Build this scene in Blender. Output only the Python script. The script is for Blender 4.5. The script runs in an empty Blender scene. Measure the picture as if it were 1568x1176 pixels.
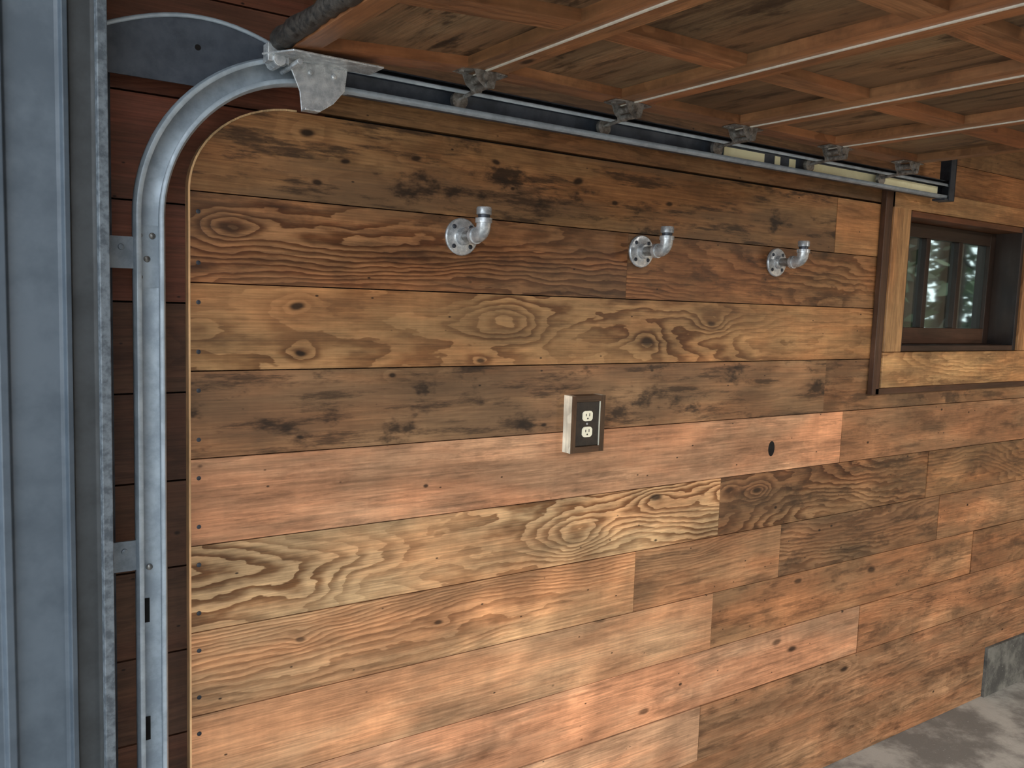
import bpy, bmesh, math, random
from mathutils import Vector, Matrix
random.seed(7)
S = bpy.context.scene
ZO = 0.145   # floor sits this far below the layout datum
try:
    S.view_settings.view_transform = 'Standard'
except Exception as e:
    print(e)

# ------------------------------------------------------------ node helpers
def lin(c):
    return tuple(((v/255)/12.92 if v/255 <= .04045 else ((v/255+.055)/1.055)**2.4) for v in c)
def rgba(c): return (*lin(c), 1.0)

class G:
    def __init__(s, name):
        s.m = bpy.data.materials.new(name); s.m.use_nodes = True
        s.t = s.m.node_tree; s.b = s.t.nodes['Principled BSDF']
    def n(s, typ, ins=None, **pr):
        nd = s.t.nodes.new(typ)
        for k, v in pr.items(): setattr(nd, k, v)
        for k, v in (ins or {}).items():
            if isinstance(v, bpy.types.NodeSocket): s.t.links.new(v, nd.inputs[k])
            else: nd.inputs[k].default_value = v
        return nd
    def m_(s, op, a, b=0.0, clamp=False):
        nd = s.n('ShaderNodeMath', {0: a, 1: b}, operation=op); nd.use_clamp = clamp
        return nd.outputs[0]
    def v_(s, op, a, b):
        nd = s.n('ShaderNodeVectorMath', {0: a, 1: b}, operation=op)
        return nd.outputs['Value'] if op == 'DISTANCE' else nd.outputs[0]
    def noise(s, vec, scale=1.0, detail=2.0, rough=.5):
        return s.n('ShaderNodeTexNoise', {'Vector': vec, 'Scale': scale, 'Detail': detail, 'Roughness': rough}).outputs[0]
    def ramp(s, v, a, b, c=0.0, d=1.0, smooth=True):
        nd = s.n('ShaderNodeMapRange', {0: v, 1: a, 2: b, 3: c, 4: d})
        if smooth: nd.interpolation_type = 'SMOOTHSTEP'
        return nd.outputs[0]
    def mix(s, f, a, b, blend='MIX'):
        nd = s.n('ShaderNodeMix', data_type='RGBA', blend_type=blend)
        for k, v in ((0, f), (6, a), (7, b)):
            if isinstance(v, bpy.types.NodeSocket): s.t.links.new(v, nd.inputs[k])
            else: nd.inputs[k].default_value = v
        return nd.outputs[2]
    def out(s, col=None, rough=None, metal=None, height=None, bs=.2, bd=.002, spec=None):
        if spec is not None: s.b.inputs['Specular IOR Level'].default_value = spec
        for k, v in (('Base Color', col), ('Roughness', rough), ('Metallic', metal)):
            if v is None: continue
            if isinstance(v, bpy.types.NodeSocket): s.t.links.new(v, s.b.inputs[k])
            else: s.b.inputs[k].default_value = v
        if height is not None:
            bp = s.n('ShaderNodeBump', {'Strength': bs, 'Distance': bd, 'Height': height})
            s.t.links.new(bp.outputs[0], s.b.inputs['Normal'])
        return s.m

def wood_mat(name, knots=(), rough=.5, spots=True, ringamp=20.0, spec=.3):
    g = G(name)
    gc = g.n('ShaderNodeAttribute', attribute_name='gc').outputs['Vector']
    bd = g.n('ShaderNodeAttribute', attribute_name='bd')
    tint = g.n('ShaderNodeAttribute', attribute_name='tint').outputs['Color']
    sp = g.n('ShaderNodeSeparateColor', {0: bd.outputs['Color']})
    seed, freq, contr = sp.outputs[0], sp.outputs[1], sp.outputs[2]
    stain_amt = bd.outputs['Alpha']
    off = g.n('ShaderNodeCombineXYZ', {0: g.m_('MULTIPLY', seed, 37.0), 1: g.m_('MULTIPLY', seed, 23.0), 2: g.m_('MULTIPLY', seed, 11.0)}).outputs[0]
    P = g.v_('ADD', gc, off)
    sy = g.n('ShaderNodeSeparateXYZ', {0: gc})
    n1 = g.noise(g.v_('MULTIPLY', P, (.85, 4.6, 3.0)), 1.0, 1.2, .45)
    nw = g.noise(g.v_('MULTIPLY', P, (7, 22, 10)), 1.0, 2.5, .55)
    nx = g.noise(g.v_('MULTIPLY', P, (26, 110, 10)), 1.0, 2.0, .6)
    ring = g.m_('MULTIPLY', n1, ringamp)
    ring = g.m_('ADD', ring, g.m_('MULTIPLY', g.m_('MULTIPLY', sy.outputs[1], freq), 95.0))
    ring = g.m_('ADD', ring, g.m_('MULTIPLY', nw, 2.4))
    ring = g.m_('ADD', ring, g.m_('MULTIPLY', nx, .35))
    kd = None
    P2 = g.v_('ADD', g.v_('MULTIPLY', gc, (.5, 1, 0)), g.v_('MULTIPLY', g.n('ShaderNodeTexNoise', {'Vector': g.v_('MULTIPLY', gc, (9, 14, 1)), 'Scale': 1.0, 'Detail': 2.0}).outputs['Color'], (.02, .02, 0)))
    P2 = g.v_('SUBTRACT', P2, (.01, .01, 0))
    for (x, z, r, amp, dk) in knots:
        d = g.v_('DISTANCE', P2, (x*.5, z, 0))
        e = g.m_('MULTIPLY', d, 1/r)
        e2 = g.m_('EXPONENT', g.m_('MULTIPLY', g.m_('MULTIPLY', e, e), -1.0))
        ring = g.m_('ADD', ring, g.m_('MULTIPLY', e2, amp))
        if dk > 0:
            dd = g.ramp(d, r*.15, r*.42, dk, 0)
            kd = dd if kd is None else g.m_('MAXIMUM', kd, dd)
    vo = g.n('ShaderNodeTexVoronoi', {'Vector': g.v_('MULTIPLY', P, (2.6, 6.5, 1.0)), 'Scale': 1.0}, feature='F1')
    vd = vo.outputs['Distance']
    vg = g.m_('GREATER_THAN', g.n('ShaderNodeSeparateColor', {0: vo.outputs['Color']}).outputs[0], .68)
    e2 = g.m_('MULTIPLY', g.m_('EXPONENT', g.m_('MULTIPLY', g.m_('MULTIPLY', vd, vd), -26.0)), vg)
    ring = g.m_('ADD', ring, g.m_('MULTIPLY', e2, 2.0))
    kr = g.m_('MULTIPLY', g.ramp(vd, .03, .10, .9, 0), vg)
    kd = kr if kd is None else g.m_('MAXIMUM', kd, kr)
    fr = g.m_('FRACT', ring)
    s_ = g.m_('MULTIPLY', g.ramp(fr, .2, .85), g.ramp(fr, .93, 1.0, 1.0, 0.0))
    patch = g.ramp(g.noise(g.v_('MULTIPLY', P, (1.3, 5, 1)), 1.0, 2.0), .32, .62, .25, 1.0)
    line = g.m_('MULTIPLY', g.m_('MULTIPLY', s_, contr), patch, True)
    col = g.mix(line, (1, 1, 1, 1), (.30, .21, .15, 1))
    col = g.mix(1.0, tint, col, 'MULTIPLY')
    fib = g.noise(g.v_('MULTIPLY', P, (5, 240, 60)), 1.0, 3.0, .6)
    fibc = g.ramp(fib, .25, .75, .62, 1.26, False)
    # irregular colour drift: ruddy to tan along each board
    hue = g.ramp(g.noise(g.v_('MULTIPLY', P, (1.6, 6, 2)), 1.0, 4.0, .6), .35, .65)
    col = g.mix(1.0, col, g.mix(hue, (1.08, .95, .88, 1), (.95, 1.03, 1.06, 1)), 'MULTIPLY')
    blot = g.ramp(g.noise(g.v_('MULTIPLY', P, (2.4, 9, 3)), 1.0, 7.0, .7), .3, .7, .52, 1.36, False)
    saw = g.ramp(g.noise(g.v_('MULTIPLY', P, (34, 3.0, 1)), 1.0, 3.0, .6), .3, .7, .93, 1.05, False)
    k = g.m_('MULTIPLY', g.m_('MULTIPLY', fibc, blot), saw)
    kc = g.n('ShaderNodeCombineXYZ', {0: k, 1: k, 2: k}).outputs[0]
    col = g.mix(1.0, col, kc, 'MULTIPLY')
    gw = g.ramp(g.noise(g.v_('MULTIPLY', P, (1.1, 8, 3)), 1.0, 4.0, .6), .42, .60)
    col = g.mix(g.m_('MULTIPLY', g.m_('MULTIPLY', gw, stain_amt), .68), col, rgba((98, 76, 56)))
    st = g.noise(g.v_('MULTIPLY', P, (4.5, 28, 4)), 1.0, 6.0, .7)
    st = g.m_('MULTIPLY', g.ramp(st, .50, .64), stain_amt, True)
    col = g.mix(g.m_('MULTIPLY', st, .82), col, rgba((42, 30, 22)))
    bs_ = g.noise(g.v_('MULTIPLY', P, (5.5, 11, 4)), 1.0, 5.0, .65)
    bs_ = g.m_('MULTIPLY', g.ramp(bs_, .54, .66), g.ramp(stain_amt, .2, 1.0, 0, .9))
    col = g.mix(bs_, col, rgba((34, 25, 19)))
    col = g.mix(kd, col, rgba((28, 17, 11)))
    if spots:
        for (sx_, sy_, th, rr) in ((6.5, 10, .42, .055), (15, 28, .5, .07)):
            vs = g.n('ShaderNodeTexVoronoi', {'Vector': g.v_('MULTIPLY', P, (sx_, sy_, 1)), 'Scale': 1.0}, feature='F1')
            gate = g.m_('GREATER_THAN', g.n('ShaderNodeSeparateColor', {0: vs.outputs['Color']}).outputs[1], th)
            sd = g.m_('MULTIPLY', g.ramp(vs.outputs['Distance'], rr*.5, rr*1.2, .88, 0), gate)
            col = g.mix(sd, col, rgba((26, 18, 14)))
    h = g.m_('ADD', g.m_('MULTIPLY', line, -.6), g.m_('MULTIPLY', fib, .5))
    return g.out(col, rough, 0.0, h, .35, .0015, spec)

def metal_mat(name, c, c2, metal=.6, rough=.4, sc=30, bump=.05):
    g = G(name)
    o = g.n('ShaderNodeTexCoord').outputs['Object']
    n = g.noise(o, sc, 5, .65)
    f = g.ramp(n, .35, .65)
    return g.out(g.mix(f, rgba(c), rgba(c2)), g.ramp(n, .3, .7, rough-.08, rough+.12), metal, n, bump, .002)

def concrete_mat(name, c, c2, sc=2.5):
    g = G(name)
    o = g.n('ShaderNodeTexCoord').outputs['Object']
    a = g.noise(o, sc, 7, .65); b = g.noise(o, 90, 4, .7)
    col = g.mix(g.ramp(a, .38, .60), rgba(c), rgba(c2))
    col = g.mix(g.ramp(b, .62, .75), col, rgba((190, 190, 185)))
    return g.out(col, .8, 0, g.m_('ADD', a, b), .5, .004)

KN = [ (.80,1.545,.06,3.0,0), (1.30,1.49,.045,3.0,.8), (1.06,.925,.06,4.0,.35), (1.90,1.127,.03,2.0,0),
       (1.366,.326,.035,3.0,.7), (.25,1.955,.03,2.0,.95), (.27,1.85,.022,1.5,.9), (.23,1.57,.028,2.0,.9),
       (.24,1.462,.022,1.5,.95), (.08,1.735,.032,2.5,.5), (.25,.79,.02,1.5,.7), (.47,1.41,.02,1.2,.9),
       (.93,1.262,.018,1.0,.9), (1.84,.99,.035,3.0,.85), (1.70,1.0,.03,2.0,.6), (2.55,.60,.04,3.0,.8),
       (2.1,.63,.035,3.0,.75), (1.57,1.55,.03,2.5,.7), (1.15,1.88,.022,1.5,.9), (.62,.76,.02,1.0,.8),
       (.72,1.44,.02,1.2,.8), (2.0,.42,.035,3,.7), (.52,1.93,.02,1.5,.9), (1.02,1.93,.028,1.5,.95), (1.36,1.90,.022,1.5,.9), (.34,1.90,.018,1.2,.95), (.75,1.95,.02,1.0,.9) ]
M_WALL = wood_mat('reclaimed_fir_planks', KN, .48, spec=.32)
M_WOOD = wood_mat('fir_trim', (), .5, spots=False)
M_DOOR = wood_mat('door_fir', (), .42, spots=False, ringamp=5, spec=.45)
M_PLY = wood_mat('door_plywood', (), .5, spots=False, ringamp=5, spec=.4)
M_GALV = metal_mat('galvanized_steel', (205,210,214), (150,156,162), .5, .3, 60)
M_TRACK = metal_mat('galvanized_track', (170,184,196), (146,159,171), .2, .42, 22, .03)
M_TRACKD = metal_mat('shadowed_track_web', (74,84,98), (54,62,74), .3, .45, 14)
M_DARKM = metal_mat('dark_steel', (62,68,78), (42,46,54), .4, .45, 14)
M_PLATE = metal_mat('dull_galvanized_plate', (84,92,104), (60,67,78), .3, .45, 16)
M_JAMB = metal_mat('jamb_painted_metal', (74,85,96), (58,69,80), .0, .5, 7, .06)
M_JAMBD = metal_mat('jamb_dark_wood', (46,51,55), (34,38,41), .0, .55, 9, .3)
M_STRIP = metal_mat('jamb_seal_strip', (102,111,119), (64,72,80), .0, .5, 60, .6)
M_RUBBER = metal_mat('black_rubber', (26,25,25), (60,56,52), 0, .5, 70, 1.0)
M_WHITE = metal_mat('white_joint_strip', (215,213,204), (195,193,184), 0, .3, 30)
M_CREAM = metal_mat('cream_paint_and_lit_web', (255,250,210), (240,232,190), 0, .5, 8)
M_IVORY = metal_mat('ivory_plastic', (250,246,224), (240,236,212), 0, .35, 20, 0)
M_BRONZE = metal_mat('bronze_plate', (44,36,29), (34,28,23), .0, .5, 50, 0)
M_BLACK = metal_mat('dark_void', (12,9,8), (16,12,10), 0, .9, 20, 0)
M_CONC = concrete_mat('concrete_floor', (176,174,168), (118,116,112), 3.5)
M_CONC2 = concrete_mat('rough_concrete', (118,118,112), (74,74,72), 9)
M_GRND = concrete_mat('driveway', (186,184,176), (160,158,150), 1.2)
M_CEIL = metal_mat('dark_ceiling', (80,62,48), (58,45,35), 0, .8, 5)
M_SIDE = metal_mat('plain_wood_wall', (214,194,168), (190,168,142), 0, .7, 3)
M_HINGE = metal_mat('worn_hinge_steel', (150,150,148), (96,92,88), .5, .35, 60)

# ------------------------------------------------------------ geometry helpers
def finish(name, bm, mats, parent=None, smooth=False, bevel=0, loc=None):
    me = bpy.data.meshes.new(name); bm.normal_update(); bm.to_mesh(me); bm.free()
    for m in (mats if isinstance(mats, (list, tuple)) else [mats]): me.materials.append(m)
    if smooth:
        for p in me.polygons: p.use_smooth = True
        try: me.set_sharp_from_angle(angle=math.radians(38))
        except Exception: pass
    ob = bpy.data.objects.new(name, me); S.collection.objects.link(ob)
    if parent: ob.parent = parent
    if loc: ob.location = loc
    if bevel:
        b = ob.modifiers.new('bevel', 'BEVEL'); b.width = bevel; b.segments = 2; b.limit_method = 'ANGLE'
    return ob
def empty(name, loc=(0,0,0)):
    e = bpy.data.objects.new(name, None); e.location = loc; e.empty_display_size = .1
    S.collection.objects.link(e); return e

def new_bm():
    bm = bmesh.new()
    bm.loops.layers.float_color.new('tint'); bm.loops.layers.float_color.new('bd')
    bm.loops.layers.float_vector.new('gc'); return bm
def desat(t, k=.07):
    l = .3*t[0]+.59*t[1]+.11*t[2]
    return tuple(v*(1-k)+l*k for v in t)
def attr_faces(bm, faces, axis, tint, seed, freq, contr, stain, edge_tint=None, front=None):
    lt = bm.loops.layers.float_color['tint']; lb = bm.loops.layers.float_color['bd']; lg = bm.loops.layers.float_vector['gc']
    for f in faces:
        f.normal_update()
        t = tint
        if edge_tint and front is not None and abs(f.normal.dot(Vector(front))) < .5: t = edge_tint
        for l in f.loops:
            c = l.vert.co
            l[lt] = (*lin(desat(t)), 1); l[lb] = (seed, freq, contr, stain)
            l[lg] = {'x': (c.x, c.z, c.y), 'y': (c.y, c.x, c.z), 'z': (c.z, c.x, c.y), 'yx': (c.y, c.z, c.x), 'xy': (c.x, c.y, c.z)}[axis]
def prism(bm, poly, y0, y1, mat=0, plane='xz'):
    def mk(p, d):
        if plane == 'xz': return (p[0], d, p[1])
        if plane == 'xy': return (p[0], p[1], d)
        return (d, p[0], p[1])
    a = [bm.verts.new(mk(p, y0)) for p in poly]; b = [bm.verts.new(mk(p, y1)) for p in poly]
    fs = [bm.faces.new(a), bm.faces.new(list(reversed(b)))]
    n = len(poly)
    for i in range(n):
        j = (i+1) % n
        fs.append(bm.faces.new((a[j], a[i], b[i], b[j])))
    bmesh.ops.recalc_face_normals(bm, faces=fs)
    for f in fs: f.material_index = mat
    return fs
def box(bm, x0, x1, y0, y1, z0, z1, mat=0):
    return prism(bm, [(x0,z0),(x1,z0),(x1,z1),(x0,z1)], y0, y1, mat)
def board(bm, x0, x1, y0, y1, z0, z1, axis='x', tint=(180,120,75), seed=None, freq=.5, contr=.5, stain=.0):
    fs = box(bm, x0, x1, y0, y1, z0, z1)
    attr_faces(bm, fs, axis, tint, random.random() if seed is None else seed, freq, contr, stain)
def tube(bm, path, rad, seg=20, mat=0, cap=True):
    path = [Vector(p) for p in path]; n = len(path)
    rs = rad if isinstance(rad, (list, tuple)) else [rad]*n
    T = []
    for i in range(n):
        a = path[max(0, i-1)]; b = path[min(n-1, i+1)]; d = b-a
        T.append(d.normalized() if d.length > 1e-7 else T[-1])
    u = T[0].orthogonal().normalized(); rings = []
    for i in range(n):
        u = (u - T[i]*u.dot(T[i])).normalized(); v = T[i].cross(u)
        rings.append([bm.verts.new(path[i] + (u*math.cos(2*math.pi*k/seg) + v*math.sin(2*math.pi*k/seg))*rs[i]) for k in range(seg)])
    fs = []
    for i in range(n-1):
        for k in range(seg):
            fs.append(bm.faces.new((rings[i][k], rings[i][(k+1) % seg], rings[i+1][(k+1) % seg], rings[i+1][k])))
    if cap:
        fs.append(bm.faces.new(list(reversed(rings[0])))); fs.append(bm.faces.new(rings[-1]))
    for f in fs: f.material_index = mat
    bmesh.ops.recalc_face_normals(bm, faces=fs)
    return fs
def lathe(bm, origin, axis, prof, seg=28, mat=0):
    o = Vector(origin); a = Vector(axis).normalized()
    pts = []; rs = []
    for (d, r) in prof: pts.append(o + a*d); rs.append(max(r, 1e-4))
    u = a.orthogonal().normalized(); v = a.cross(u); rings = []; fs = []
    for p, r in zip(pts, rs):
        rings.append([bm.verts.new(p + (u*math.cos(2*math.pi*k/seg) + v*math.sin(2*math.pi*k/seg))*r) for k in range(seg)])
    for i in range(len(rings)-1):
        for k in range(seg):
            fs.append(bm.faces.new((rings[i][k], rings[i][(k+1) % seg], rings[i+1][(k+1) % seg], rings[i+1][k])))
    fs.append(bm.faces.new(list(reversed(rings[0])))); fs.append(bm.faces.new(rings[-1]))
    for f in fs: f.material_index = mat
    bmesh.ops.recalc_face_normals(bm, faces=fs)

# ------------------------------------------------------------ plank wall
wall = empty('wall_right')
bm = new_bm()
XE = 6.0
rows = [1.995,1.803,1.614,1.427,1.238,1.047,.853,.662,.47,.28,.09,-.145]
# per row: list of (x0,x1,tint,freq,contrast,stain)
L = [  # tints of the upper rows also carry shade from the open door
 [(0,2.17,(152,108,68),.3,.3,1.0),(2.17,2.56,(184,132,84),.3,.2,.15),(3.5,XE,(150,104,62),.4,.5,.5)],
 [(0,1.21,(160,108,68),.30,.95,.5),(1.21,2.56,(156,108,68),.3,.75,.6),(3.5,XE,(150,104,62),.4,.5,.5)],
 [(0,2.56,(182,132,84),.10,.95,.3),(3.5,XE,(160,110,66),.4,.5,.5)],
 [(0,2.17,(156,114,78),.4,.25,.9),(2.17,XE,(154,112,76),.4,.4,.75)],
 [(0,2.288,(208,152,112),.35,.15,.42),(2.288,XE,(182,132,92),.3,.3,.5)],
 [(0,1.66,(214,168,120),.10,1.0,.12),(1.66,2.887,(158,114,76),.2,.95,.65),(2.887,XE,(162,116,76),.4,.6,.6)],
 [(0,1.30,(208,156,110),.85,.6,.3),(1.30,1.983,(188,136,94),.85,.5,.42),(1.983,3.0,(150,112,78),.2,.85,.65),(3.0,XE,(174,124,84),.4,.4,.5)],
 [(0,1.655,(216,162,118),.35,.15,.3),(1.655,3.3,(182,130,88),.3,.3,.55),(3.3,XE,(172,120,80),.3,.4,.55)],
 [(0,2.49,(216,160,120),.3,.18,.38),(2.49,XE,(190,136,94),.3,.3,.55)],
 [(0,1.624,(216,160,120),.3,.18,.36),(1.624,XE,(188,136,96),.3,.35,.58)],
 [(0,1.1,(212,156,116),.3,.2,.3),(1.1,3.5,(178,130,92),.3,.3,.58)],
]
sd = [.13,.31,.57,.23,.71,.47,.83,.05,.66,.37,.91]
for r, segs in enumerate(L):
    zt, zb = rows[r]-.0014, rows[r+1]+.0014
    for k, (x0, x1, t, fq, ct, stn) in enumerate(segs):
        yo = random.uniform(-.0022, .0014)
        seed = (sd[r] + k*.219) % 1
        a, b = x0+.001, x1-.001
        if r == 0 and k == 0:
            poly = [(0, zb), (b, zb), (b, zt), (.225, zt)]
            for i in range(1, 14):
                th = math.pi/2 + i/13*math.pi/2
                poly.append((.225+.225*math.cos(th), zb+(zt-zb)*math.sin(th)))
            poly.pop()
            poly.append((0, zb+.012))
        elif x0 == 0: poly = [(0, zb), (b, zb), (b, zt), (0, zt)]
        else: poly = [(a, zb), (b, zb), (b, zt), (a, zt)]
        fs = prism(bm, poly, yo, .022)
        attr_faces(bm, fs, 'x', t, seed, fq, ct, stn)
zz = [2.001, 2.19, 2.38, 2.60]
for i in range(3):
    for (x0, x1) in ((.27, 2.56), (2.56, XE)):
        if i == 0 and x0 > 2: continue
        fs = prism(bm, [(x0, zz[i]), (x1-.001, zz[i]), (x1-.001, zz[i+1]-.002), (x0, zz[i+1]-.002)], -.002, .022)
        attr_faces(bm, fs, 'x', (142, 100, 64), random.random(), .3, .5, .5)
fs = prism(bm, [(3.5, 2.001), (XE, 2.001), (XE, 2.188), (3.5, 2.188)], -.002, .022); attr_faces(bm, fs, 'x', (170,116,72), .4, .4, .5, .3)
fs = prism(bm, [(2.56, 2.001), (3.5, 2.001), (3.5, 2.188), (2.56, 2.188)], -.002, .022); attr_faces(bm, fs, 'x', (170,116,72), .2, .4, .5, .3)
planks = finish('planks', bm, M_WALL, wall)
# sawn edge on panel's left and rounded corner, daylight put into its pale tint
bm = new_bm()
edge = [(-.0045, z) for z in (-.145, .4, 1.0, 1.6, 1.81)]
zc0 = rows[1]+.0014; hh0 = rows[0]-.0014-zc0
for i in range(1, 15):
    th = math.pi - i/14*math.pi/2
    edge.append((.225+.2295*math.cos(th), zc0+(hh0+.0045)*math.sin(th)))
for i in range(len(edge)-1):
    p, q = edge[i], edge[i+1]
    tx, tz = q[0]-p[0], q[1]-p[1]; l = math.hypot(tx, tz); nx, nz = tz/l*.004, -tx/l*.004
    fs = prism(bm, [p, q, (q[0]+nx, q[1]+nz), (p[0]+nx, p[1]+nz)], -.003, .022)
    attr_faces(bm, fs, 'z', (236,196,146), .2, .1, .1, .1)
finish('sawn_edge', bm, M_WOOD, wall)
bm = new_bm()
zr = [-.145,.05,.24,.43,.62,.81,1.0,1.19,1.38,1.57,1.775,1.99,2.2,2.4,2.6]
for i in range(len(zr)-1):
    c = (124,72,54) if zr[i] > 1.5 else (90,60,46)
    fs = box(bm, -.19, .30, .0225, .045, zr[i]+.002, zr[i+1]-.002)
    attr_faces(bm, fs, 'x', c, random.random(), .3, .35, .35)
finish('sheathing', bm, M_WALL, wall)
bm = bmesh.new()
YB = .17
box(bm, -.35, 2.58, .046, YB, -.145, 2.6); box(bm, 3.47, XE, .046, YB, -.145, 2.6)
box(bm, 2.58, 3.47, .046, YB, -.145, 1.45); box(bm, 2.58, 3.47, .046, YB, 1.985, 2.6)
box(bm, .30, 2.56, .023, .046, -.145, 2.6); box(bm, 3.5, XE, .023, .046, -.145, 2.6)
box(bm, 2.56, 3.5, .023, .046, -.145, 1.425); box(bm, 2.56, 3.5, .023, .046, 2.0, 2.6)
finish('studs_backing', bm, M_BLACK, wall)
bm = bmesh.new(); lathe(bm, (0,0,0), (0,-1,0), [(0,.020),(.0006,.018)], 20)
for v in bm.verts: v.co.x *= .85; v.co.z *= 1.35
finish('knot_hole', bm, M_BLACK, wall, loc=(1.90,-.0018,1.127))
bm = bmesh.new()
for r in range(len(rows)-1):
    for q in (.22, .78):
        z = rows[r]*(1-q)+rows[r+1]*q
        if z < 1.82: lathe(bm, (.016, -.001, z), (0,-1,0), [(0,.0052),(.0012,.0048),(.0018,.003)], 10)
finish('screws', bm, M_DARKM, wall, smooth=True)
bm = bmesh.new(); box(bm, 3.502, XE, -.012, .0225, -.145, .088)
bmesh.ops.subdivide_edges(bm, edges=bm.edges, cuts=5, use_grid_fill=True)
finish('concrete_stem', bm, M_CONC2, wall)

# ------------------------------------------------------------ window
win = empty('window_1')
bm = new_bm()
ct = (192,140,90)
board(bm, 2.47,2.58,-.03,-.0025,1.455,2.05,'z',ct,.2,.3,.4,.3)
board(bm, 3.475,3.60,-.03,-.0025,1.455,2.05,'z',ct,.6,.3,.4,.3)
board(bm, 2.47,3.60,-.03,-.0025,1.32,1.4535,'x',(204,152,98),.75,.2,.5,.45)
board(bm, 2.47,3.60,-.031,-.0025,1.985,2.06,'x',ct,.35,.3,.4,.3)
finish('casing', bm, M_WOOD, win, bevel=.002)
bm = new_bm(); dk = (82,54,40)
board(bm, 2.425,2.468,-.024,-.0025,1.295,2.06,'z',dk,.3,.3,.3,.3)
board(bm, 2.445,3.62,-.024,-.0025,1.295,1.3185,'x',dk,.5,.3,.3,.3)
finish('backband', bm, M_WOOD, win, bevel=.002)
bm = new_bm(); dk = (66,46,36)
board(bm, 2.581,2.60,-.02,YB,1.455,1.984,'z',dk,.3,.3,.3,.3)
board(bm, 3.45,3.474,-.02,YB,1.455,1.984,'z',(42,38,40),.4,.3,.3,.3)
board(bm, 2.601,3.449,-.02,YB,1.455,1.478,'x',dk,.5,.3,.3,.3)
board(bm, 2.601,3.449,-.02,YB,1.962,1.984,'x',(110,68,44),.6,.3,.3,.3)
sc = (44,32,27)
sx0, sx1, sz0, sz1, sy0 = 2.602, 3.448, 1.479, 1.961, .088
board(bm, sx0,sx0+.06,sy0,sy0+.035,sz0,sz1,'z',sc,.1,.3,.3,.2)
board(bm, sx1-.045,sx1,sy0,sy0+.035,sz0,sz1,'z',sc,.2,.3,.3,.2)
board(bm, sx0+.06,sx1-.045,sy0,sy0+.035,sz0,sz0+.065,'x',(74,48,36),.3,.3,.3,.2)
board(bm, sx0+.06,sx1-.045,sy0,sy0+.035,sz1-.055,sz1,'x',sc,.4,.3,.3,.2)
w = (sx1-sx0-.105)
for i in (1, 2):
    xm = sx0+.06+w*i/3
    board(bm, xm-.015,xm+.015,sy0-.004,sy0+.032,sz0+.065,sz1-.055,'z',sc,.1*i,.3,.3,.2)
finish('sash', bm, M_WOOD, win, bevel=.002)
g = G('window_glass'); gg = g.b
gg.inputs['Base Color'].default_value = (.36,.43,.40,1); gg.inputs['Roughness'].default_value = .03
gg.inputs['Transmission Weight'].default_value = 1.0; gg.inputs['IOR'].default_value = 1.35
bm = bmesh.new(); box(bm, sx0+.06, sx1-.045, sy0+.017, sy0+.019, sz0+.065, sz1-.055)
finish('glass', bm, g.m, win)

# ------------------------------------------------------------ pipe coat hooks
def coat_hook(x, z, i):
    e = empty('coat_hook' if i == 0 else 'coat_hook.%03d' % i, (x, -.002, z))
    bm = bmesh.new()
    lathe(bm, (0,0,0), (0,-1,0), [(0,.046),(.005,.0465),(.008,.044),(.0085,.026),(.011,.0215),(.022,.0195),(.024,.0185),(.024,.0135)], 36)
    for k in range(4):
        a = math.pi/4 + k*math.pi/2
        lathe(bm, (.034*math.cos(a), -.008, .034*math.sin(a)), (0,-1,0), [(0,.0058),(.002,.0052),(.0032,.003)], 12, 1)
    finish('flange', bm, [M_GALV, M_DARKM], e, smooth=True)
    bm = bmesh.new(); lathe(bm, (0,-.02,0), (0,-1,0), [(0,.0135),(.065,.0135)], 24)
    finish('nipple', bm, M_HINGE, e, smooth=True)
    bm = bmesh.new()
    path = []; rad = []
    for (d, r) in ((-.0615,.0150),(-.062,.0205),(-.074,.0205),(-.0745,.0178)): path.append((0,d,0)); rad.append(r)
    cy, cz, R = -.080, .026, .026
    for k in range(0, 9):
        a = k/8*math.pi/2
        path.append((0, cy-R*math.sin(a), cz-R*math.cos(a))); rad.append(.0175)
    for (d, r) in ((.0285,.0178),(.029,.0205),(.040,.0205),(.0405,.0150)): path.append((0,cy-R,d)); rad.append(r)
    tube(bm, path, rad, 26)
    finish('elbow', bm, M_GALV, e, smooth=True)
    bm = bmesh.new(); lathe(bm, (0,cy-R,.038), (0,0,1), [(0,.0145),(.014,.0145)], 24)
    finish('upright_nipple', bm, M_DARKM, e, smooth=True)
    bm = bmesh.new(); lathe(bm, (0,cy-R,.048), (0,0,1), [(0,.0165),(.001,.0185),(.015,.0185),(.018,.017),(.0185,.009)], 24)
    finish('cap', bm, M_GALV, e, smooth=True)
for i, x in enumerate((.652, 1.258, 1.860)): coat_hook(x, 1.753, i)

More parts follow.
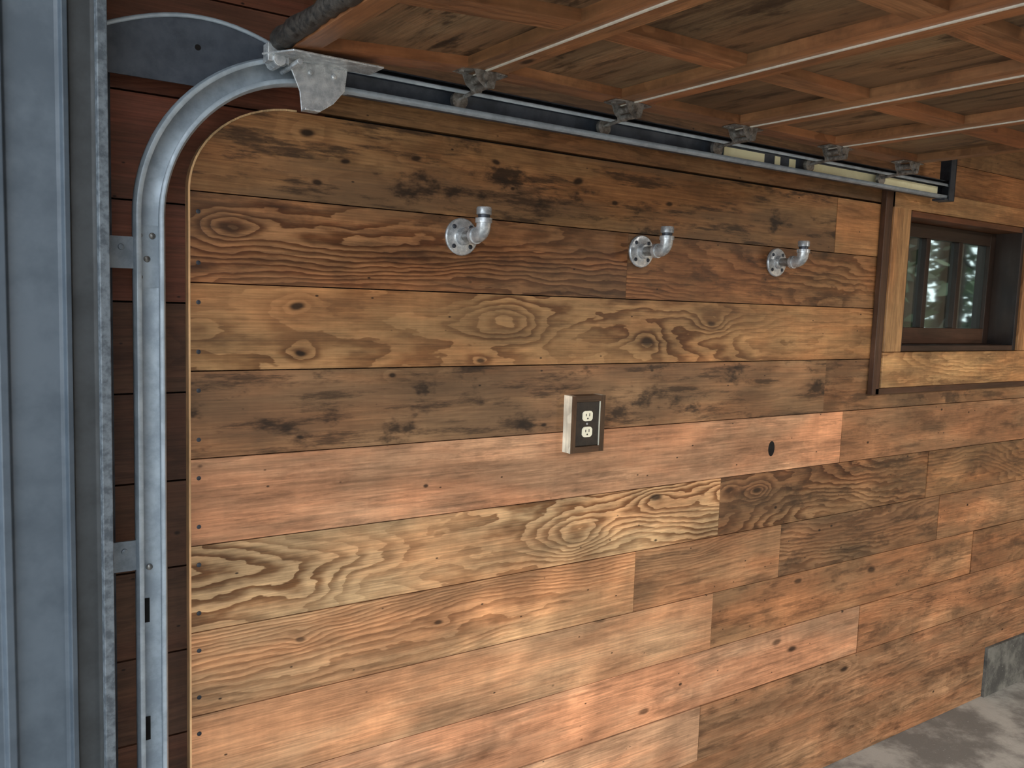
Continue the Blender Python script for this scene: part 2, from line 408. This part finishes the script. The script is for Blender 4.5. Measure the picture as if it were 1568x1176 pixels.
# ------------------------------------------------------------ outlet
o = empty('electrical_outlet', (1.060, -.002, 1.262))
bm = new_bm(); W, H, D, t = .060, .080, .036, .017
fr = (92,66,46)
def fb(x0,x1,z0,z1,ax):
    fs = box(bm, x0,x1,-D,0,z0,z1); attr_faces(bm, fs, ax, fr, .3, .5, .3, .2, edge_tint=(255,244,222), front=(0,1,0))
fb(-W,-W+t,-H,H,'z'); fb(W-t,W,-H,H,'z')
for z0, z1 in ((-H,-H+t),(H-t,H)):
    fs = box(bm, -W+t,W-t,-D,0,z0,z1); attr_faces(bm, fs, 'x', fr, .3, .5, .3, .2)
finish('wood_frame', bm, M_WOOD, o)
bm = bmesh.new(); box(bm, -W+t,W-t,-.031,-.004,-H+t,H-t); finish('cover_plate', bm, M_BRONZE, o, bevel=.002)
for nm, zc in (('receptacle_upper', .0225), ('receptacle_lower', -.0225)):
    bm = bmesh.new()
    poly = []
    for k in range(28):
        a = 2*math.pi*k/28
        poly.append((max(-.0175,min(.0175,.0195*math.cos(a))), zc+max(-.0145,min(.0145,.0175*math.sin(a)))))
    prism(bm, poly, -.034, -.0305)
    for sxx, hh in ((-.006,.0045),(.006,.0055)): box(bm, sxx-.0012, sxx+.0012, -.0343, -.0338, zc+.001-hh*.3, zc+.001+hh*1.2, 1)
    lathe(bm, (0,-.0338,zc-.007), (0,-1,0), [(0,.0026),(.0005,.0024)], 12, 1)
    finish(nm, bm, [M_IVORY, M_BLACK], o)
bm = bmesh.new(); lathe(bm, (0,-.031,0), (0,-1,0), [(0,.0035),(.0012,.003)], 12); finish('plate_screw', bm, M_GALV, o)

# ------------------------------------------------------------ track
tr = empty('garage_door_track')
R = .32; cx, cz = .22, 1.735
path = [(-.10, z) for z in (-.14, .4, .9, 1.4, 1.66)]
for k in range(0, 25):
    a = math.pi - k/24*math.pi/2
    path.append((cx+R*math.cos(a), cz+R*math.sin(a)))
path += [(.30, cz+R), (.7, cz+R), (1.4, cz+R), (2.0, cz+R), (2.69, cz+R)]
prof = [(-.016,-.113),(-.024,-.112),(-.028,-.104),(-.0275,-.088),(-.022,-.078),(-.012,-.075),(.012,-.075),(.022,-.078),(.0275,-.088),(.028,-.104),(.024,-.112),(.016,-.113)]
bm = bmesh.new(); rings = []
for i, p in enumerate(path):
    a = path[max(0,i-1)]; b = path[min(len(path)-1,i+1)]
    tx, tz = b[0]-a[0], b[1]-a[1]; l = math.hypot(tx,tz); tx/=l; tz/=l
    nx, nz = -tz, tx
    rings.append([bm.verts.new((p[0]+nx*q[0], q[1], p[1]+nz*q[0])) for q in prof])
for i in range(len(rings)-1):
    for k in range(len(prof)-1):
        f = bm.faces.new((rings[i][k], rings[i][k+1], rings[i+1][k+1], rings[i+1][k]))
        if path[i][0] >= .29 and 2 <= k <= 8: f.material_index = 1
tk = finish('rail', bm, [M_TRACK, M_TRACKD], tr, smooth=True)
so = tk.modifiers.new('s','SOLIDIFY'); so.thickness = .0018; so.offset = 0
bm = bmesh.new()
box(bm, -.124,-.076,-.0795,-.0765,1.60,1.72)
for (x,z) in ((-.114,1.70),(-.09,1.70),(-.116,1.655),(-.10,1.655),(-.114,1.62),(-.10,1.04)):
    lathe(bm, (x,-.079,z), (0,-1,0), [(0,.0065),(.003,.006),(.005,.003)], 12, 1)
finish('splice', bm, [M_TRACK, M_HINGE], tr, smooth=True)
bm = bmesh.new()
for z in (.95,.70,.42): box(bm, -.121,-.100,-.0785,-.0772,z-.025,z+.025)
for (x,z) in ((-.113,.99),(-.113,.78),(-.115,.66),(-.112,1.64)): lathe(bm, (x,-.078,z),(0,-1,0),[(0,.004),(.001,.0038)],12)
finish('slots', bm, M_BLACK, tr)
bm = bmesh.new()
box(bm, -.187,-.183,-.16,.0,-.145,2.03); box(bm, -.183,-.15,-.004,.0,-.145,2.03)
finish('wall_angle', bm, M_DARKM, tr)
bm = bmesh.new()
for z in (1.665, 1.075, .35):
    box(bm, -.183,-.126,-.104,-.100,z-.03,z+.03); box(bm, -.183,-.179,-.14,-.10,z-.03,z+.03)
    lathe(bm, (-.15,-.104,z+.01),(0,-1,0),[(0,.006),(.003,.0055),(.004,.002)],10)
finish('jamb_brackets', bm, metal_mat('bracket_steel',(120,132,144),(96,108,120),.3,.42,20), tr)
bm = bmesh.new()
arc = [(-.175+.36*k/16, 2.055+.078*math.sin(math.pi*(.12+.72*k/16))) for k in range(17)]
prism(bm, [(-.175,2.0),(.03,2.0),(.10,2.03),(.185,2.08)] + list(reversed(arc)), -.066, -.062)
finish('flag_plate', bm, M_PLATE, tr)
bm = bmesh.new(); tube(bm, [(p[0], -.068, p[1]) for p in arc], .0045, 10); finish('flag_rim', bm, M_TRACK, tr, smooth=True)
bm = bmesh.new(); lathe(bm, (.0,-.0665,2.075),(0,-1,0),[(0,.006),(.0006,.0058)],12); finish('flag_hole', bm, M_BLACK, tr)
bm = bmesh.new()
box(bm, .25,2.69,-.074,-.071,2.03,2.095); box(bm, .25,2.69,-.10,-.074,2.092,2.095)
finish('track_angle', bm, M_DARKM, tr)
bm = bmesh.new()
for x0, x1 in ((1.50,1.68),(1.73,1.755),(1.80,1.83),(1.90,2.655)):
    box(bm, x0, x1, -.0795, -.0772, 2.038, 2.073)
finish('lit_web_strips', bm, M_CREAM, tr)  # cream strips paint sunlight inside the far track web
bm = bmesh.new()
box(bm, 2.665,2.70,-.12,-.116,2.02,2.60); box(bm, 2.698,2.702,-.12,-.06,2.02,2.60); box(bm, 2.64,2.70,-.118,-.07,2.02,2.027)
finish('rear_hanger', bm, M_DARKM, tr)

# ------------------------------------------------------------ overhead sectional door
dr = empty('garage_door')
xs = [.14,.572,1.01,1.438,1.861,2.30]; Y0, Y1 = -.165, -2.72
ys = [-.165 - .425*k for k in range(7)]
ZU = 2.10
bm = new_bm(); bp = new_bm(); bw = bmesh.new()
for s in range(5):
    x0, x1 = xs[s]+.002, xs[s+1]-.002
    oc = random.choice([(168,114,74),(158,106,68),(172,118,78)])
    r = .05
    n0, n0p = len(bm.verts), len(bp.verts)
    bm.verts.ensure_lookup_table(); bp.verts.ensure_lookup_table()
    board(bm, x0, x0+r, Y1, Y0, ZU, ZU+.038, 'y', oc, None, .3,.45,.4)
    board(bm, x1-r, x1, Y1, Y0, ZU, ZU+.038, 'y', oc, None, .3,.45,.4)
    for k, y in enumerate(ys):
        a, b = (y-.07, y) if k == 0 else (y-.033, y+.033)
        if k == 6: a, b = Y1, Y1+.07
        board(bm, x0+r, x1-r, a, b, ZU+.0006, ZU+.037, 'xy', (154,102,66), None, .3,.45,.4)
    for k in range(6):
        board(bp, x0+r-.004, x1-r+.004, ys[k+1]+.01 if k < 5 else Y1+.01, ys[k]-.01, ZU+.022, ZU+.030, 'y', random.choice([(126,100,72),(110,86,62),(134,106,78)]), None, .2,.3,.9)
    if s == 0:
        bm.verts.ensure_lookup_table(); bp.verts.ensure_lookup_table()
        for q, st in ((bm, n0), (bp, n0p)):
            for v in list(q.verts)[st:]: v.co.z -= (xs[1]-v.co.x)*.07
finish('frames', bm, M_DOOR, dr); finish('panels', bp, M_PLY, dr)
for s in range(1, 5): box(bw, xs[s]-.0028, xs[s]+.0028, Y1, Y0-.004, ZU-.003, ZU+.004)  # thin white strips along the section joints
finish('joint_strips', bw, M_WHITE, dr)
bm = bmesh.new()
n = 120
pts = [(.130+.005*random.random(), Y0+(Y1-Y0)*k/n, 2.090+.005*random.random()) for k in range(n+1)]
tube(bm, pts, [.018+.005*random.random() for _ in pts], 12)
finish('bottom_seal', bm, M_RUBBER, dr, smooth=True)
def hinge(i, x, zc):
    bm = bmesh.new(); y = -.200
    z = zc
    prism(bm, [(x-.06,y-.022),(x-.022,y-.03),(x-.022,y+.03),(x-.06,y+.022)], z-.0035, z-.0006, 0, 'xy')
    prism(bm, [(x+.022,y-.03),(x+.06,y-.022),(x+.06,y+.022),(x+.022,y+.03)], z-.0035, z-.0006, 0, 'xy')
    for sgn in (-1, 1):
        prism(bm, [(x-.03,z-.001),(x-.02,z-.024),(x+.004,z-.040),(x+.022,z-.036),(x+.03,z-.001)], y+sgn*.026-.0015, y+sgn*.026+.0015)
    tube(bm, [(x,y-.03,z-.013),(x,y+.03,z-.013)], .009, 12)
    tube(bm, [(x+.006,y-.034,z-.031),(x+.006,y+.036,z-.031)], .008, 12)
    tube(bm, [(x+.006,y+.03,z-.031-.004),(x+.006,-.094,z-.041)], .0045, 10)
    for sx_ in (-.047, .047): lathe(bm, (x+sx_, y, z-.0035), (0,0,-1), [(0,.007),(.004,.0065),(.005,.003)], 6)
    lathe(bm, (x+.006,-.108,z-.043), (0,1,0), [(0,.012),(.001,.021),(.012,.021),(.013,.012)], 20)
    finish('hinge_%d' % i, bm, M_HINGE, dr, smooth=True)
for i, x in enumerate(xs[1:5]): hinge(i+1, x, ZU)
hinge(5, 2.25, ZU)
bm = bmesh.new()
prism(bm, [(.135,2.072),(.16,2.045),(.178,2.005),(.182,1.968),(.215,1.966),(.25,1.99),(.275,2.02),(.28,2.062),(.33,2.066),(.325,2.078)], -.150, -.146)
prism(bm, [(.10,-.15),(.20,-.15),(.33,-.15),(.33,-.22),(.14,-.22)], 2.062, 2.066, 0, 'xy')
prism(bm, [(.182,1.966),(.215,1.966),(.215,1.97),(.182,1.97)], -.17, -.146)
box(bm, .108,.15,-.165,-.135,2.05,2.085)
tube(bm, [(.16,-.20,2.05),(.16,-.095,2.05)], .006, 10)
tube(bm, [(.13,-.17,2.055),(.13,-.12,2.055)], .013, 12)
for (x,z) in ((.2,2.045),(.25,2.045),(.30,2.07)): lathe(bm, (x,-.15,z),(0,-1,0),[(0,.006),(.003,.0055),(.004,.002)],10)
finish('bottom_fixture', bm, M_GALV, dr, bevel=.001)

# ------------------------------------------------------------ door jamb
bm = bmesh.new()
pf = [(-.188,-.19,2),(-.188,-.222,2),(-.205,-.225,2),(-.207,-.214,1),(-.212,-.210,1),(-.247,-.210,1),(-.249,-.222,0),(-.258,-.225,0),(-.262,-.214,0),(-.268,-.212,0),(-.342,-.212,0),(-.346,-.226,0),(-.358,-.228,0),(-.364,-.214,0),(-.40,-.212,0),(-.42,-.212,0),(-.42,.14,0),(-.188,.14,0)]
bot = [bm.verts.new((p[0],p[1],-.145)) for p in pf]; top = [bm.verts.new((p[0],p[1],2.7)) for p in pf]
for i in range(len(pf)):
    j = (i+1) % len(pf)
    f = bm.faces.new((bot[i],bot[j],top[j],top[i])); f.material_index = pf[i][2]
bm.faces.new(top); bm.faces.new(list(reversed(bot)))
bmesh.ops.recalc_face_normals(bm, faces=bm.faces)
finish('trim_1', bm, [M_JAMB, M_JAMBD, M_STRIP], bevel=.0015)

# ------------------------------------------------------------ shell (wide two-bay garage, both bays open)
YL = -7.6
def slab(name, x0,x1,y0,y1,z0,z1, mat):
    bm = bmesh.new(); box(bm, x0,x1,y0,y1,z0,z1); return finish(name, bm, mat)
slab('floor', -.42, XE, YL, .14, -.245, -.1455, M_CONC)
slab('ceiling', -.42, XE, YL, .17, 2.601, 2.70, M_CEIL)
slab('wall_back', XE, XE+.1, YL, .14, -.145, 2.6, M_SIDE)
slab('wall_left', -.42, XE, YL-.1, YL, -.145, 2.6, M_SIDE)
bm = bmesh.new(); box(bm, -.35,-.19,YL,-.23,2.30,2.60); box(bm, -.35,-.19,-3.1,-2.85,-.145,2.30); box(bm, -.35,-.19,YL,-6.6,-.145,2.30)
finish('wall_front', bm, M_SIDE)
slab('ground', -30, 30, -30, 30, -.40, -.25, M_GRND)
g = G('leaf_cards'); oo = g.n('ShaderNodeTexCoord').outputs['Object']
g.out(g.mix(g.ramp(g.noise(oo, 3, 3), .35, .65), rgba((22,34,20)), rgba((56,74,40))), .6)
g2 = G('bark'); oo = g2.n('ShaderNodeTexCoord').outputs['Object']
g2.out(g2.mix(g2.noise(oo, 12, 4), rgba((40,32,26)), rgba((74,62,52))), .9)
te = empty('tree_grove', (0,0,0))
vs, fs = [], []
for i in range(30000):
    c = Vector((random.uniform(2, 18), random.uniform(1.6, 9), random.uniform(-.2, 8)))
    s = random.uniform(.05, .17)
    a = Vector((random.gauss(0,1),random.gauss(0,1),random.gauss(0,1))).normalized(); b = a.orthogonal().normalized()
    k = len(vs); vs += [c-a*s, c+b*s*.5, c+a*s, c-b*s*.5]; fs.append((k,k+1,k+2,k+3))
me = bpy.data.meshes.new('foliage'); me.from_pydata([tuple(v) for v in vs], [], fs); me.materials.append(g.m)
ob = bpy.data.objects.new('foliage', me); S.collection.objects.link(ob); ob.parent = te
bm = bmesh.new()
for k in range(16):
    x = 2+k*.95+random.uniform(-.3,.3); y = random.uniform(3, 6.5)
    tube(bm, [(x,y,-.3),(x+.05,y,2),(x-.03,y,7)], [.16,.13,.08], 10)
finish('trunks', bm, g2.m, te, smooth=True)

# leaf mask added out of view to dapple the added spot's light
LP = Vector((-6.2, -5.0, .55)); TG = Vector((2.2, 0, .40)); dirv = (TG-LP).normalized()
hz = dirv.cross(Vector((0,0,1))).normalized(); vt = hz.cross(dirv).normalized()
C = LP + (TG-LP)*.5
sh = empty('dapple_mask', (C.x, C.y, 0))
vs, fs = [], []
for i in range(620):
    p = hz*random.uniform(-.85,.85) + vt*random.uniform(-.5,.5) + dirv*random.uniform(-.12,.12)
    ang = math.radians(random.gauss(68, 12)); a = hz*math.cos(ang)+vt*math.sin(ang); b = dirv.cross(a).normalized()
    L_ = random.uniform(.07,.15); W_ = random.uniform(.012,.03)
    k = len(vs); q = Vector((0,0,C.z)) + p
    vs += [q-a*L_, q+b*W_-a*L_*.2, q+a*L_, q-b*W_+a*L_*.2]; fs.append((k,k+1,k+2,k+3))
me = bpy.data.meshes.new('leaf_cards'); me.from_pydata([tuple(v) for v in vs], [], fs); me.materials.append(g.m)
ob = bpy.data.objects.new('leaf_cards', me); S.collection.objects.link(ob); ob.parent = sh
bm = bmesh.new()
for i in range(12):
    h_ = hz*random.uniform(-.6,.6)
    tube(bm, [Vector((0,0,-.395))+h_*.2, Vector((0,0,.0))+h_*.6, Vector((0,0,.8))+h_], [.012,.008,.004], 6)
finish('mask_stems', bm, g2.m, sh)
pl = bpy.data.lights.new('added_dapple_spot', 'SPOT'); pl.energy = 2300; pl.color = (1,.94,.84); pl.shadow_soft_size = .025  # added spot, stands in for sun glints on the lower planks
pl.spot_size = math.radians(16.5); pl.spot_blend = .7
po = bpy.data.objects.new('added_dapple_spot', pl); S.collection.objects.link(po); po.location = LP
po.rotation_euler = dirv.to_track_quat('-Z','Y').to_euler()

# ------------------------------------------------------------ world / light
w = bpy.data.worlds.new('World'); S.world = w; w.use_nodes = True
bg = w.node_tree.nodes['Background']; bg.inputs[0].default_value = (.88,.94,1.0,1); bg.inputs[1].default_value = 3.6
sd_ = bpy.data.lights.new('sun', 'SUN'); sd_.energy = 5.0; sd_.angle = .02; sd_.color = (1,.95,.88)
so_ = bpy.data.objects.new('sun', sd_); S.collection.objects.link(so_)
so_.rotation_euler = Vector((.45,-.12,.9)).to_track_quat('Z','Y').to_euler(); so_.location = (3,-2,8)
sl = empty('added_fill_light', (3.4, -3.6, 2.5))  # fill light added out of view to brighten the interior
bm = bmesh.new(); box(bm, -.65,.65,-.10,.10,.0,.05); finish('fill_housing', bm, M_CREAM, sl)
ld = bpy.data.lights.new('fill_lamp','AREA'); ld.shape='RECTANGLE'; ld.size=1.25; ld.size_y=.18; ld.energy=180; ld.color=(1,.94,.86)
lo = bpy.data.objects.new('fill_lamp', ld); S.collection.objects.link(lo); lo.parent = sl; lo.location=(0,0,-.01)

for ob in S.objects:
    if ob.parent is None: ob.location.z += ZO

# ------------------------------------------------------------ camera
cam = bpy.data.cameras.new('camera'); co = bpy.data.objects.new('camera', cam); S.collection.objects.link(co)
cam.sensor_width = 36; cam.lens = 36*1300/1568; cam.clip_start = .02
f = Vector((.5613,.8218,-.0984)).normalized(); r = Vector((.8272,-.5609,.03406)); r = (r - f*r.dot(f)).normalized(); u = r.cross(f)
m = Matrix((( r.x,u.x,-f.x,0),(r.y,u.y,-f.y,0),(r.z,u.z,-f.z,0),(0,0,0,1)))
m.translation = Vector((-.446,-1.859,1.6+ZO)); co.matrix_world = m
S.camera = co
